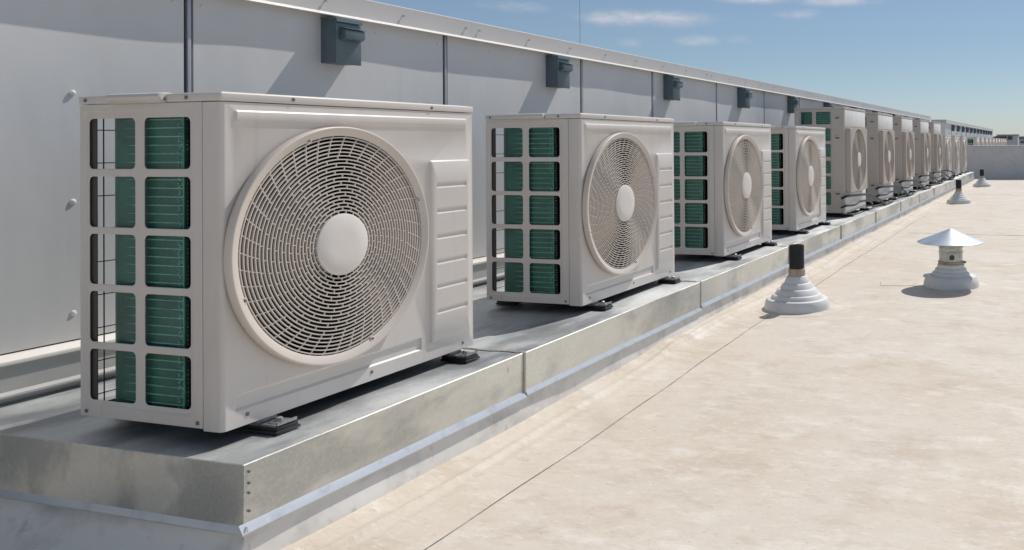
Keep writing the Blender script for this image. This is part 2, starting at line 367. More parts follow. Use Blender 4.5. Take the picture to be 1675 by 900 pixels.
# ------------------------------------------------------------------ equipment curb
SEAMS = [.985, 2.52, 4.06, 5.60, 7.13, 8.66, 10.19, 11.72, 13.25, 14.78, 16.31, 17.84]
Y0, Y1 = -.075, 18.95
def curb(root, y0, y1, seams, fine=True):
    ed = [y0] + seams + [y1]
    for i in range(len(ed) - 1):
        a, b = ed[i] + (.004 if i else 0), ed[i + 1] - .004
        jx = random.uniform(-.003, .004); jz = random.uniform(-.001, .001)
        fb = -.182 + .018 * sstep(.8, 3.4, (a + b) / 2)
        m = MB()
        # top sheet, gently oil-canned
        t = bmesh.new(); nx, ny = 18, 26; g = []
        for j in range(ny + 1):
            y = a + (b - a) * j / ny; row = []
            for k in range(nx + 1):
                x = -.965 + (XC + jx + .965) * k / nx
                e = min(1, min(j, ny - j) / 2, min(k, nx - k) / 2)
                z = ZC + jz - .0035 * e * (math.sin(x * 5 + i * 2) * math.sin(y * 4.4 + i) * .5 + .5)
                row.append(t.verts.new((x, y, z)))
            g.append(row)
        for j in range(ny):
            for k in range(nx): t.faces.new((g[j][k], g[j][k + 1], g[j + 1][k + 1], g[j + 1][k]))
        m.merge(t, 0)
        # hemmed lip + face
        x1 = XC + jx
        prof = [(x1 - .004, ZC + jz - .001), (x1, ZC + jz + .0022), (x1 + .0035, ZC + jz + .0005), (x1 + .003, ZC - .006), (x1 + .0015, fb), (x1 - .008, fb), (x1 - .008, ZC - .01)]
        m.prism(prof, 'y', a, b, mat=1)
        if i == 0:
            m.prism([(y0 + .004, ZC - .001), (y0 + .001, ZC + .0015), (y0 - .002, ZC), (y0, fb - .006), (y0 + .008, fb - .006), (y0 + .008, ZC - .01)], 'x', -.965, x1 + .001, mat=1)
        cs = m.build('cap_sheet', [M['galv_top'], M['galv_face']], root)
        # drip flange kicked outwards
        d = MB()
        x1 = XC
        d.prism([(x1 + .0005, fb + .006), (x1 + .002, fb + .004), (x1 + .013, fb - .014), (x1 + .012, fb - .018), (x1 - .004, fb - .012)], 'y', a - (.0 if i else .012), b + .002)
        if i == 0: d.prism([(y0 + .0005, fb), (y0 - .002, fb - .002), (y0 - .010, fb - .014), (y0 - .009, fb - .018), (y0 + .004, fb - .012)], 'x', -.965, x1 + .012)
        d.build('drip_edge', M['drip'], root)
        if i == 0 and fine:
            rv = MB()
            for z in (-.058, -.085, -.108, -.150):
                rv.lathe([(.0035, 0), (.003, .0015), (.0, .002)], (x1 + .0035, y0 + .012, z), 'x', 10)
            rv.build('rivet', M['screw'], cs)
        if i:                                         # standing seam with dirty sealant
            s = MB(); ya = ed[i]
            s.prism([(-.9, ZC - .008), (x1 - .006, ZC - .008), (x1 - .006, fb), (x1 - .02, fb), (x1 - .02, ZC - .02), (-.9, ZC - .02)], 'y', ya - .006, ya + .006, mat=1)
            t = bmesh.new(); n = 46; rows = []
            for k in range(n + 1):
                x = -.90 + (x1 + .88) * k / n; w = .004 + .003 * abs(math.sin(k * 1.7 + i)) ; yo = ya + .004 * math.sin(k * .9)
                if k > n - 2: x = min(x, x1)
                rows.append([t.verts.new((x, yo - w, ZC + .0016)), t.verts.new((x, yo, ZC + .0042)), t.verts.new((x, yo + w, ZC + .0016))])
            for A, B in zip(rows, rows[1:]):
                for q in range(2): t.faces.new((A[q], B[q], B[q + 1], A[q + 1]))
            s.merge(t, 0)
            s.prism([(x1 - .004, ya - .008), (x1 + .0058, ya - .0065), (x1 + .0072, ya - .002), (x1 + .0068, ya + .003), (x1 + .005, ya + .0065), (x1 - .004, ya + .007)], 'z', fb - .006, ZC + .0032, mat=0)
            s.build('seam_sealant', [M['sealant'], M['trimface']], root)
    # membrane skirt, wavy, curling into the roof; one sweep along the end, round the corner and down the side
    t = bmesh.new()
    pe = [(-.008, -.16), (-.006, -.195), (-.001, -.215), (.012, -.235), (.024, -.252), (.042, -.268), (.067, -.281), (.10, -.291), (.15, -.298), (.22, -.303)]
    ps = [(-.004, -.16), (-.003, -.19), (-.001, -.215), (.001, -.235), (.002, -.248), (.003, -.258), (.004, -.268), (.005, -.280), (.006, -.295), (.007, -.32)]
    st = [('x', x) for x in axis_pts(-.965, XC - .03, lambda v: .05)] + [('c', a) for a in range(0, 91, 15)] + [('y', y) for y in axis_pts(y0 + .03, y1, lambda v: .05)]
    rows = []
    for kd, v in st:
        row = []
        for q in range(10):
            if kd == 'x':
                w = .003 * math.sin(v * 9) * (q / 9); row.append(t.verts.new((v, y0 - pe[q][0] - w, pe[q][1])))
            elif kd == 'c':
                f = sstep(0, 90, v); o = pe[q][0] * (1 - f) + ps[q][0] * f; z = pe[q][1] * (1 - f) + ps[q][1] * f
                row.append(t.verts.new((XC - .004 + (o + .004) * math.sin(R(v)), y0 + .002 - (o + .002) * math.cos(R(v)), z)))
            else:
                w = .004 * math.sin(v * 3.3) + .003 * math.sin(v * 8.7); up = .03 * sstep(.8, 3.6, v) * sstep(6, 9, q)
                row.append(t.verts.new((XC + ps[q][0] + w * sstep(1, 6, q), v, ps[q][1] + up)))
        rows.append(row)
    for A, B in zip(rows, rows[1:]):
        for q in range(9): t.faces.new((A[q], B[q], B[q + 1], A[q + 1]))
    bmesh.ops.recalc_face_normals(t, faces=t.faces)
    s = MB(); s.merge(t, 0)
    s.box(-.965, XC - .012, y1 - .06, y1, -.32, ZC - .006)
    s.build('membrane_skirt', M['skirt'], root, angle=70)
cb = empty('equipment_curb', (0, 0, -.30))
tag(cb, 'long low platform capped in galvanised sheet under the near row of condensers', 'curb')
_c = empty('tmp'); 
curb(cb, Y0, Y1, SEAMS)
for o in bpy.data.objects:
    if o.parent == cb: o.location = (0, 0, .30)
bpy.data.objects.remove(_c)

# ------------------------------------------------------------------ screen wall with coping
def wall(name, y0, y1, joints, label, x0=-1.0, th=.38, top=1.365, detail=True, xt=0):
    root = empty(name, (x0 - th / 2, (y0 + y1) / 2, -.3)); off = tuple(root.location)
    tag(root, label, 'wall')
    m = MB(); m.box(x0 - th, x0 - .012, y0 + .002, y1 - .002, -.4, top - .03)
    m.build('core', M['gap'] if detail else M['wall'], root, off)
    ed = [y0] + joints + [y1]
    for i in range(len(ed) - 1):
        a, b = ed[i] + (.017 if i else -.0), ed[i + 1] - (.017 if i < len(ed) - 2 else 0)
        t = bmesh.new(); ny, nz = max(4, int((b - a) / .08)), 12; g = []
        for j in range(ny + 1):
            row = []
            for k in range(nz + 1):
                y = a + (b - a) * j / ny; z = .10 + (1.27 - .10) * k / nz
                e = min(1, j / 1.5, (ny - j) / 1.5)
                row.append(t.verts.new((x0 + .0035 * e * math.sin(y * 2.6 + i * 1.9) * math.cos(z * 2.2 + i), y, z)))
            g.append(row)
        for j in range(ny):
            for k in range(nz): t.faces.new((g[j][k], g[j + 1][k], g[j + 1][k + 1], g[j][k + 1]))
        # returns
        for yy_, s in ((0, 1), (ny, -1)):
            for k in range(nz):
                A, B = g[yy_][k], g[yy_][k + 1]
                C = t.verts.new((x0 - .012, A.co.y, A.co.z)); D = t.verts.new((x0 - .012, B.co.y, B.co.z))
                t.faces.new((A, B, D, C) if s > 0 else (A, C, D, B))
        mm = MB(); mm.merge(t, 0)
        po = mm.build('panel', M['wall'], root, off)
        if detail and b < 9:
            n = max(1, int(round((b - a) / .40)))
            ysw = [.71 + .4 * q for q in range(0, 24) if a < .71 + .4 * q < b and abs(.71 + .4 * q - a) > .02]
            sc = [(y, 1.222) for y in ysw]
            sc += [(b - .035, 1.222)]
            if i == 0: sc += [(.62 - .4, 1.222)] + [(.30, z) for z in (.881, .536, .184)] + [(-.5, z) for z in (.881, .536, .184)]
            for (y, z) in sc:
                q = MB()
                big = z < 1
                rr = .009 if big else .0045
                q.lathe([(rr, .0), (rr * .95, .003 if not big else .003), (rr * .5, .006 if not big else .0055), (0, .007 if not big else .006)], (0, 0, 0), 'x', 12)
                q.build('screw', M['ledge'], po, (0, 0, 0), loc=Vector((x0 + .001, y, z)) - Vector(off))
        if i < len(ed) - 2:
            j = ed[i + 1]; s = MB()
            s.box(x0 - .012, x0 + .004, j - .0065, j + .0065, .10, 1.27, bev=.001)
            s.build('joint_strip', M['alu'], root, off)
    # coping sheets
    cj = [v for v in [2.132 + 3.14 * k for k in range(-2, 20)] if y0 + .3 < v < y1 - .3]
    ed = [y0 - .004] + cj + [y1 + .004]
    for i in range(len(ed) - 1):
        a, b = ed[i] + .0006, ed[i + 1] - .0006
        c = MB(); xf = x0 + .030
        c.prism([(xf + .014, 1.2620), (xf + .0145, 1.265), (xf + .001, 1.277), (xf, 1.281), (xf - .0015, top - .003), (xf - .005, top), (x0 - th - .03, top + .004), (x0 - th - .03, 1.27), (xf - .008, 1.27)], 'y', a, b)
        cpo = c.build('coping', M['coping'], root, off)
        if b < 14 or True:
            ysc = [v for v in [2.185 + .4337 * q + (i_ * 3.14) for i_ in range(-1, 6) for q in range(8)] if a < v < b and v < 12]
            for y in ysc:
                q = MB(); q.lathe([(.0022, -.001), (.0022, .007), (.0055, .0075), (.005, .010), (0, .0115)], (0, 0, 0), 'x', 10)
                q.build('screw', M['steel'], cpo, loc=Vector((xf - .0008, y, 1.322)) - Vector(off))
    # stepped base flashing
    f = MB()
    f.prism([(x0 - .02, .098), (x0 - .001, .096), (x0 + .055, .085), (x0 + .057, .080), (x0 + .056, .074), (x0 + .050, .076), (x0 + .01, .08), (x0 - .02, .08)], 'y', y0, y1)
    f.prism([(x0 + .046, .078), (x0 + .047, -.004), (x0 + .068, -.010), (x0 + .0685, -.016), (x0 + .035, -.014), (x0 + .030, .076)], 'y', y0 + .001, y1 - .001, mat=1)
    f.prism([(x0 + .034, -.012), (x0 + .034, -.36), (x0 - .02, -.36), (x0 - .02, -.012)], 'y', y0 + .002, y1 - .002, mat=2)
    f.build('base_flashing', [M['ledge'], M['trimface'], M['alu']], root, off)
    return root
J = [.665, 1.965, 3.235, 4.24, 5.515, 6.835]
while J[-1] < 18: J.append(J[-1] + 1.3)
wall('screen_wall', -2.6, 19.5, J, 'long pale grey panelled wall with metal coping behind the near condensers')
wall('screen_wall', 22.7, 43.4, [22.7 + 1.6 * k for k in range(1, 12)], 'distant pale wall with a row of small dark boxes beyond the parapet', detail=False)

# ------------------------------------------------------------------ disconnect boxes
def make_box():
    root = empty('disconnect_box')
    W_ = .125; D_ = .085; H_ = .200
    m = MB(); m.box(0, D_ - .004, 0, W_, 0, H_ - .006, bev=.003)
    m.build('body', M['slate'], root)
    m = MB(); m.box(D_ - .0045, D_ + .002, -.003, W_ + .003, -.004, H_ - .032, bev=.002)
    m.build('cover', M['slate'], root)
    m = MB(); m.prism([(0, H_ - .0062), (D_ + .006, H_ - .012), (D_ + .008, H_ - .026), (D_ + .0025, H_ - .028), (D_ - .006, H_ - .020), (0, H_ - .012)][::-1], 'y', -.004, W_ + .004)
    m.build('top_cap', M['slate'], root)
    m = MB()
    m.prism([(D_ + .001, .150), (D_ + .026, .144), (D_ + .031, .136), (D_ + .031, .106), (D_ + .001, .094)], 'y', .018, W_ - .004, bev=.0025)
    m.prism([(D_ + .001, .154), (D_ + .034, .147), (D_ + .034, .1445), (D_ + .001, .1505)], 'y', .012, W_ - .001)
    h = m.build('hood', M['slate'], root)
    m = MB(); m.tube([(D_ + .016, .012, .112), (D_ + .016, .022, .112)], .006, 8); m.build('lug', M['copper'], root)
    return root
boxes_ord = ['nearest', 'second', 'third', 'fourth', 'fifth', 'sixth', 'seventh', 'eighth', 'ninth', 'tenth', 'eleventh', 'twelfth', 'thirteenth']
b0 = make_box(); index_kids(b0)
G = 'disconnect boxes under the coping of the near wall'
units_where = ['behind and above the nearest condenser', 'behind the top of the second condenser', 'on the wall beyond the third condenser', 'on the wall above the fourth condenser']
for k in range(11):
    o = b0 if k == 0 else copy_tree(b0)
    o.location = (-.9995, 1.222 + 1.605 * k + random.uniform(-.01, .01), 1.060)
    lab = 'slate grey disconnect box ' + (units_where[k] if k < 4 else 'under the coping, %s along the near wall' % boxes_ord[k])
    tag(o, lab, 'electrical box', G)
for k in range(12):
    o = copy_tree(b0); o.location = (-.9995, 24.3 + 1.55 * k, 1.045); 
    tag(o, 'tiny dark box on the distant wall, %s from its near corner' % (['first'] + boxes_ord[1:])[k], 'electrical box', 'dark boxes on the distant wall')

# ------------------------------------------------------------------ condenser units
def coil_mesh(root, D, W, H, off, zt):
    m = MB(); path = []
    xa, xb = -.150, -(D - .117)
    rr = .06; yc = .040
    path.append((xa, yc)); n = 10
    for i in range(9):
        path.append((xa + (xb + 0 - xa) * (i + 1) / 9, yc))
    for i in range(1, n + 1):
        t = R(90 * i / n); path.append((xb - rr * math.sin(t), yc + rr - rr * math.cos(t)))
    path.append((xb - rr, W - .08))
    def sheet(o, z0, z1, mt, close=False):
        t = bmesh.new(); A = []; B = []
        for i, p in enumerate(path):
            p1 = path[max(i - 1, 0)]; p2 = path[min(i + 1, len(path) - 1)]
            d = Vector((p2[0] - p1[0], p2[1] - p1[1])).normalized(); nn = Vector((d.y, -d.x)) * -1
            q = Vector(p) + nn * o
            A.append(t.verts.new((q.x, q.y, z0))); B.append(t.verts.new((q.x, q.y, z1)))
        for i in range(len(path) - 1): t.faces.new((A[i], A[i + 1], B[i + 1], B[i]))
        return t
    def slab(o0, o1, z0, z1, mt, pth=None):
        path_ = pth or path
        t = bmesh.new(); rings = []
        for i, p in enumerate(path_):
            p1 = path_[max(i - 1, 0)]; p2 = path_[min(i + 1, len(path_) - 1)]
            d = Vector((p2[0] - p1[0], p2[1] - p1[1])).normalized(); nn = Vector((-d.y, d.x))
            a = Vector(p) + nn * o0; b = Vector(p) + nn * o1
            rings.append([t.verts.new((a.x, a.y, z0)), t.verts.new((b.x, b.y, z0)), t.verts.new((b.x, b.y, z1)), t.verts.new((a.x, a.y, z1))])
        for A, B in zip(rings, rings[1:]):
            for k in range(4): t.faces.new((A[k], A[(k + 1) % 4], B[(k + 1) % 4], B[k]))
        t.faces.new(rings[0]); t.faces.new(rings[-1][::-1])
        bmesh.ops.recalc_face_normals(t, faces=t.faces)
        m.merge(t, mt)
    slab(-.018, .018, .03, zt, 0)
    z = .045; k = 0
    while z < zt - .01:
        t = bmesh.new(); n = 22
        lo, hi = [], []
        for q in range(n + 1):                      # collar ridges that die away towards the bend
            x = xa - .001 + (xb + .012 - xa) * q / n; dz = .0004 * math.sin(q * 2.3 + z * 90); f = 1 - sstep(.72, 1, q / n) * .85
            y_ = yc - .0182
            lo.append([t.verts.new((x, y_ - .0026 * f * c_, z + dz + s_ * .0019 * f)) for c_, s_ in ((0, -1), (1, -.5), (1, .5), (0, 1))])
        for A, B in zip(lo, lo[1:]):
            for q in range(3): t.faces.new((A[q], A[q + 1], B[q + 1], B[q]))
        bmesh.ops.recalc_face_normals(t, faces=t.faces)
        m.merge(t, 1); z += .0222
    c = m.build('coil', [M['coil'], M['coil_tube']], root, off)
    # end header with U-bends
    u = MB(); z = .045
    rnd = random.Random(3)
    while z < zt - .03:
        for dy in (-.010, .010):
            pts = [(-.150, yc + dy, z), (-.138, yc + dy, z), (-.134, yc + dy, z + .0055), (-.138, yc + dy, z + .011), (-.150, yc + dy, z + .011)]
            u.tube(pts, .0032, 6)
        z += .0222
    zz = .034
    while zz < zt - .006:                           # small beads in the lighter tube green, scattered beside the header
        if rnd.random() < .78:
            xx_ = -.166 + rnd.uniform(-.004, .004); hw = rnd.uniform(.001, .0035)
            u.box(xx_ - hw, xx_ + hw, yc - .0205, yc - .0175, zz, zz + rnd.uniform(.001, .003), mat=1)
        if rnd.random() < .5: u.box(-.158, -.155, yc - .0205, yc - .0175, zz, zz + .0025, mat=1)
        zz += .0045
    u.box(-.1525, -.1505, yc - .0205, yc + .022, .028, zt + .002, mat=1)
    u.build('end_bends', [M['copper'], M['coil_tube']], c)
    return c

def grille(root, yc, zc, Ri, Rhub, off, name='fan_guard', rings=21, ringR=.337, square=None):
    m = MB(); cx = (0, yc, zc)
    if square is None:
        prof = [(ringR - .012, -.001), (ringR - .012, .0045), (ringR - .001, .0055), (ringR, .007), (ringR, .0275), (ringR - .0012, .0295), (ringR - .0035, .0303), (ringR - .006, .0297), (ringR - .012, .0275), (Ri + .004, .0235), (Ri, .0210), (Ri - .001, .012), (Ri + .002, -.03), (Ri + .006, -.03), (ringR - .016, -.004)]
        m.lathe(prof, cx, 'x', 128, closed=True)
    step = (Ri - Rhub) / (rings + .5)
    w = .0018
    radii = [Rhub + step * (k + 1) for k in range(rings)]
    dome = lambda r: .0065 * (1 - (r / Ri) ** 2)
    X1 = .0205 if square is None else square
    for r in radii:
        d = dome(r)
        m.lathe([(r - w, X1 - .0062 + d), (r + w, X1 - .0062 + d), (r + w * .9, X1 + d), (r - w * .9, X1 + d)], cx, 'x', 112, closed=True)
    hb = MB(); hb.lathe([(Rhub + .002, X1 - .010 + dome(0)), (Rhub + .001, X1 + .002 + dome(0)), (Rhub - .004, X1 + .0045 + dome(0)), (Rhub * .5, X1 + .006 + dome(0)), (0, X1 + .0065 + dome(0))], cx, 'x', 64)
    hb.build('hub_cap', M['hubcap'], root, off)
    hubx = 0
    allr = [Rhub] + radii + [Ri]
    outer = 6
    bw = .0014
    t = bmesh.new()
    def bar(r0, r1, th0, th1):
        # small radial bar as a 4-sided box
        vs = []
        for r, th in ((r0, th0), (r1, th1)):
            c, s = math.cos(th), math.sin(th); d = dome(r)
            for (o, xx) in ((-bw, X1 - .0052), (bw, X1 - .0052), (bw, X1 - .0006), (-bw, X1 - .0006)):
                vs.append(t.verts.new((xx + d, yc + r * c - o * s, zc + r * s + o * c)))
        A, B = vs[:4], vs[4:]
        for k in range(4): t.faces.new((A[k], A[(k + 1) % 4], B[(k + 1) % 4], B[k]))
    for k in range(len(allr) - 1):
        r0, r1 = allr[k], allr[k + 1]
        sw = .016; base = -sw * k
        if k >= len(allr) - 1 - outer:
            for q in range(44):
                th = 2 * math.pi * q / 44 + base; bar(r0, r1, th, th - sw)
        else:
            for q in range(22):
                th = 2 * math.pi * (q + .5 * (k % 2)) / 22 + base; bar(r0, r1, th, th - sw * .3)
    bmesh.ops.recalc_face_normals(t, faces=t.faces)
    m.merge(t, 0)
    return m

def fan_inside(root, yc, zc, off, Rf=.285):
    m = MB(); m.lathe([(.300, -.004), (.292, -.03), (.290, -.10), (.296, -.11)], (0, yc, zc), 'x', 64)
    # keep it an open duct
    for f in [f for f in m.bm.faces if len(f.verts) > 10]: m.bm.faces.remove(f)
    m.build('fan_duct', M['dark'], root, off)
    m = MB(); m.lathe([(.07, -.10), (.075, -.05), (.06, -.035), (0, -.03)], (0, yc, zc), 'x', 32)
    hub = m.build('fan_hub', M['dark'], root, off)
    for b in range(3):
        t = bmesh.new(); rows = []
        for i in range(9):
            r = .06 + (Rf - .06) * i / 8; row = []
            for j in range(7):
                s = (j / 6 - .5); th = R(120 * b + 20) + s * (1.15 - .3 * i / 8) + .35 * (i / 8) ** 2
                row.append(t.verts.new((-.055 - .05 * s * (1 - .3 * i / 8), yc + r * math.cos(th), zc + r * math.sin(th))))
            rows.append(row)
        for A, B in zip(rows, rows[1:]):
            for k in range(6): t.faces.new((A[k], A[k + 1], B[k + 1], B[k]))
        bmesh.ops.solidify(t, geom=t.faces[:], thickness=.003)
        mm = MB(); mm.merge(t, 0); mm.build('fan_blade', M['blade'], hub)
M['tallguard'] = mat('tall_guard_plastic', (.46, .40, .35), .40, var=[((.40, .345, .30), 5, .45, .7, U, .5)])
M['blade'] = mat('dark_fan_blade', (.012, .011, .011), .6, spec=.25)

def screws(root, off, pts, axis='x'):
    for (x, y, z) in pts:
        q = MB()
        if axis == 'x': q.lathe([(.0052, -.0005), (.0050, .0015), (.002, .0022), (0, .0010)], (0, 0, 0), 'x', 12)
        else: q.box(-.0045, .0045, -.002, .0, -.0045, .0045, bev=.0015)
        q.build('screw', M['screw'], root, loc=Vector((x, y, z)) - Vector(off))

def foot(root, off, x0, x1, y, name='foot'):
    m = MB()
    m.box(x0, x1, y - .036, y + .036, -.0395, -.031, bev=.003)
    m.box(x0 + .003, x1 - .004, y - .031, y + .031, -.0315, -.0225, bev=.002)
    f = m.build(name, M['black_rubber'], root, off)
    m = MB(); m.prism([(x0, -.0225), (x1 - .012, -.0225), (x1 - .006, -.0185), (x1 - .006, -.0105), (x1 - .009, -.0105), (x1 - .012, -.0175), (x0 + .035, -.0175), (x0 + .03, -.001), (x0, -.001)], 'y', y - .029, y + .029)
    br = m.build('bracket', M['bracket'], f)
    m = MB(); cx = x1 - .034
    m.lathe([(.022, -.0175), (.022, -.0150), (.012, -.0145), (.012, -.0125), (.0105, -.0125)], (cx, y, 0), 'z', 20)
    m.lathe([(.0085, -.0125), (.0085, -.0065), (.006, -.005), (0, -.0045)], (cx, y, 0), 'z', 6)
    b = m.build('bolt', M['steel'], br)
    for o in (br, b): o.location = (0, 0, 0)
    br.location = Vector((0, 0, 0)) 
    # child meshes use unit coordinates: shift to the same offset as the foot
    br.location = -Vector(off); 
    f.location = (0, 0, 0)
    return f
M['bracket'] = mat('grey_bracket', (.30, .30, .30), .42, metal=.5, var=[((.08, .08, .08), 40, .45, .65, U, .8)])

def make_unit(name, D, W, H, cols, rows, tall):
    off = (-D / 2, W / 2, ZC)
    root = empty(name)
    P = lambda a, b, h: (h, a, b)                       # front: a = y, b = z
    S = lambda a, b, h: (a, -h, b)                      # side : a = x, b = z, outwards = -y
    lidz = H - .022
    # --- side grille panel
    m = MB(); xl, xr = -D, -.0625
    if tall: xr = -.0115
    outer = rrect(xl, xr, .001, lidz - .0015, .003, 2)
    rec = (cols[0][0] - .014, cols[-1][1] + .016, rows[-1][0] - .016, rows[0][1] + .020)
    seq = [(rrect(rec[0] + e, rec[1] - e, rec[2] + e, rec[3] - e, .022 - e), h) for e, h in ((0, 0), (.0015, -.0008), (.0045, -.0048), (.006, -.0058))]
    m.fill([outer, seq[0][0]], S, 0); m.strips(seq, S)
    holes = []
    for (a0, a1) in cols:
        for (z0, z1) in rows:
            rr = .013
            sq = [(rrect(a0 - e, a1 + e, z0 - e, z1 + e, rr + e), h) for e, h in ((.0025, -.0058), (.0012, -.0062), (0, -.0070), (0, -.0085))]
            holes.append(sq[0][0]); m.strips(sq, S)
    m.fill([seq[-1][0]] + holes, S, -.0058)
    back = [rrect(a0, a1, z0, z1, .013) for a0, a1 in cols for z0, z1 in rows]
    m.fill([outer] + back, S, -.0085, flip=True)
    m.strips([(outer, 0), (outer, -.0085)], S)
    sp_ = m.build('side_grille', M['tallpaint'] if tall else M['paint'], root, off, angle=40)
    screws(sp_, off, [(-D + .023, -.001, .014), (-.079, -.001, .014)] if not tall else [(-D + .023, -.001, .014), (-.03, -.001, .014)], 'y')
    for s in KIDS_TMP(sp_): pass
    # --- front panel
    m = MB()
    mt = M['tallpaint'] if tall else M['paint']
    yw = W - .0015
    fo = rrect(.0125, yw - .0025, -.004, lidz - .002, .0005, 2)
    if not tall:
        fan = (.337, .4237); Ri = .311
        loops = [fo, circ(fan[0], fan[1], .3205, 128)]
        loops.append(m.emboss(.034, .887, .766, .799, .006, 0, .0045, .0055, P))
        # bottom recessed channel: outline avoiding the fan ring
        loops.append(m.emboss(.034, .672, .036, .0795, .006, 0, -.006, .007, P))
        grooves = []
        for zc_ in (.572, .486, .400, .316, .233, .150):
            z0, z1 = zc_ - .0105, zc_ + .0105
            sq = [(rrect(.733 + e, .882 - e, z0 + e, z1 - e, .007 - e * .5), .007 + h) for e, h in ((0, 0), (.002, -.0008), (.005, -.0042), (.007, -.005))]
            m.strips(sq, P); m.fill([sq[-1][0]], P, .002); grooves.append(sq[0][0])
        loops.append(m.emboss(.705, .904, .046, .656, .014, 0, .007, .006, P, holes=grooves))
    else:
        fan = (.42, .527); Ri = .316
        loops = [fo, rrect(.04, .80, .205, .850, .02)]
    m.fill(loops, P, 0)
    if not tall: m.strips([(circ(fan[0], fan[1], .3205, 128), 0), (circ(fan[0], fan[1], .3205, 128), -.02)], P)
    # rounded vertical corner and the side return of the front panel
    cor = [(-.011 + .011 * math.cos(R(t)), .011 - .011 * math.sin(R(t))) for t in (0, 15, 30, 45, 60, 75, 90)]
    t = bmesh.new(); z0, z1 = -.004, lidz - .002
    pts = [(0, .0125)] + cor + ([(-.030, -.0004), (-.058, -.0008), (-.0605, .0), (-.0605, .012)] if not tall else [(-.013, .012)])
    A = [t.verts.new((x, y, z0)) for x, y in pts]; B = [t.verts.new((x, y, z1)) for x, y in pts]
    for k in range(len(pts) - 1): t.faces.new((A[k], A[k + 1], B[k + 1], B[k]))
    pts2 = [(0, yw - .0055), (-.0007, yw - .001), (-.003, yw), (-.06, yw)]
    A = [t.verts.new((x, y, z0)) for x, y in pts2]; B = [t.verts.new((x, y, z1)) for x, y in pts2]
    for k in range(len(pts2) - 1): t.faces.new((A[k], B[k], B[k + 1], A[k + 1]))
    m.merge(t, 0)
    # folded bottom and top edges
    m.box(-.018, -.0005, .012, yw - .003, -.0045, -.002)
    fpz = m.build('front_panel', mt, root, off, angle=40)
    if not tall:
        screws(fpz, off, [(0, .067, .022), (0, .466, .021), (0, .865, .015)])
    else:
        screws(fpz, off, [(0, .04, .10), (0, .9, .10), (0, .04, .98), (0, .9, .98), (0, .91, .5)])
    # --- fan guard
    if not tall:
        g = grille(root, fan[0], fan[1], Ri, .0865, off)
        for (a, b) in ((.067, .316), (.62, .53)):
            pass
        go = g.build('fan_guard', M['guard'], root, off, angle=40)
        for ang in (200, 20, 110, 290):
            y = fan[0] + .315 * math.cos(R(ang)); z = fan[1] + .315 * math.sin(R(ang))
            q = MB(); q.lathe([(.0085, -.002), (.0085, .003), (.006, .004), (.004, .0015), (0, .0015)], (0, 0, 0), 'x', 14)
            s = q.build('screw', M['guard'], go, loc=Vector((.0215, y, z)) - Vector(off))
            q = MB(); q.lathe([(.0036, .0), (.003, .0018), (0, .0022)], (0, 0, 0), 'x', 10)
            s2 = q.build('screw', M['screw'], go, loc=Vector((.0232, y, z)) - Vector(off))
    else:
        g = MB(); e = .055
        lp = lambda d: rrect(.036 + d, .804 - d, .201 + d, .854 - d, .022 - d * .5)
        g.strips([(lp(0), -.002), (lp(0), e - .008), (lp(.002), e - .002), (lp(.007), e)], P)
        g.fill([lp(.007), circ(fan[0], fan[1], Ri + .006, 112)], P, e)
        g.strips([(circ(fan[0], fan[1], Ri + .006, 112), e), (circ(fan[0], fan[1], Ri, 112), e - .006), (circ(fan[0], fan[1], Ri, 112), .0)], P)
        gg = grille(root, fan[0], fan[1], Ri, .075, off, square=e - .008, rings=19)
        me = bpy.data.meshes.new('t'); gg.bm.to_mesh(me); gg.bm.free(); g.bm.from_mesh(me); bpy.data.meshes.remove(me)
        g.build('fan_guard', M['tallguard'], root, off, angle=40)
        pn = MB(); pn.box(.0003, .0035, .012, W - .015, .868, lidz - .008, bev=.0015)
        pn.build('top_plate', M['whitepanel'], root, off)
        pn = MB(); pn.box(.0003, .0035, .012, W - .015, .02, .190, bev=.0015)
        pn.build('bottom_plate', M['whitepanel'], root, off)
        for z in (.965, .765, .205):                     # hand slots with hoods
            s = MB(); s.prism([(-.0005, z - .008), (-.006, z - .005), (-.007, z + .004), (-.0005, z + .012)], 'x', -.095, -.05)
            s.build('hand_slot', mt, root, off)
            s = MB(); s.box(-.092, -.053, -.0012, .001, z - .018, z - .008); s.build('slot_shade_plate', M['dark'], root, off)  # near-black plate laid on the panel as the shade inside the slot
    # --- lid
    m = MB(); m.box(-D - .002, .003, -.003, W + .001, lidz, H, bev=.0045, seg=3)
    m.box(-D + .015, -.012, .012, W - .014, H - .001, H + .0018, bev=.0009, seg=1)
    ld = m.build('lid', mt, root, off)
    screws(ld, off, [(-D + .025, -.0032, H - .0115), (-.11, -.0032, H - .0115)] , 'y')
    screws(ld, off, [(.003, .20, H - .010), (.003, .718, H - .012)])
    if not tall:
        m = MB()
        m.prism([(-.002, .8185), (-.012, .8185), (-.022, .826), (-.0245, .834), (-.020, .842), (-.010, .8445), (.014, .8435), (.014, .836), (-.006, .834), (-.010, .828), (-.002, .823)], 'x', -.362, -.178, bev=.0012)
        m.build('carry_handle', mt, root, off, angle=50)
    # --- far side, base, back posts, rear wire guard
    m = MB(); m.box(-D, -.004, W - .004, W - .0015, .001, lidz - .002, bev=.0008)
    m.build('service_side_panel', mt, root, off)
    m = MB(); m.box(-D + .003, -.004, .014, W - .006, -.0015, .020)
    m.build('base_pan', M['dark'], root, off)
    m = MB()
    m.prism([(-D + .001, .0125), (-D + .042, .0125), (-D + .042, .0145), (-D + .012, .0150), (-D + .012, .028), (-D + .001, .028)], 'z', .003, lidz - .002)
    m.build('corner_post', M['post'], root, off)
    m = MB(); m.box(-D, -D + .008, W - .20, W - .006, .002, lidz - .002)
    m.build('rear_panel', M['post'], root, off)
    m = MB()
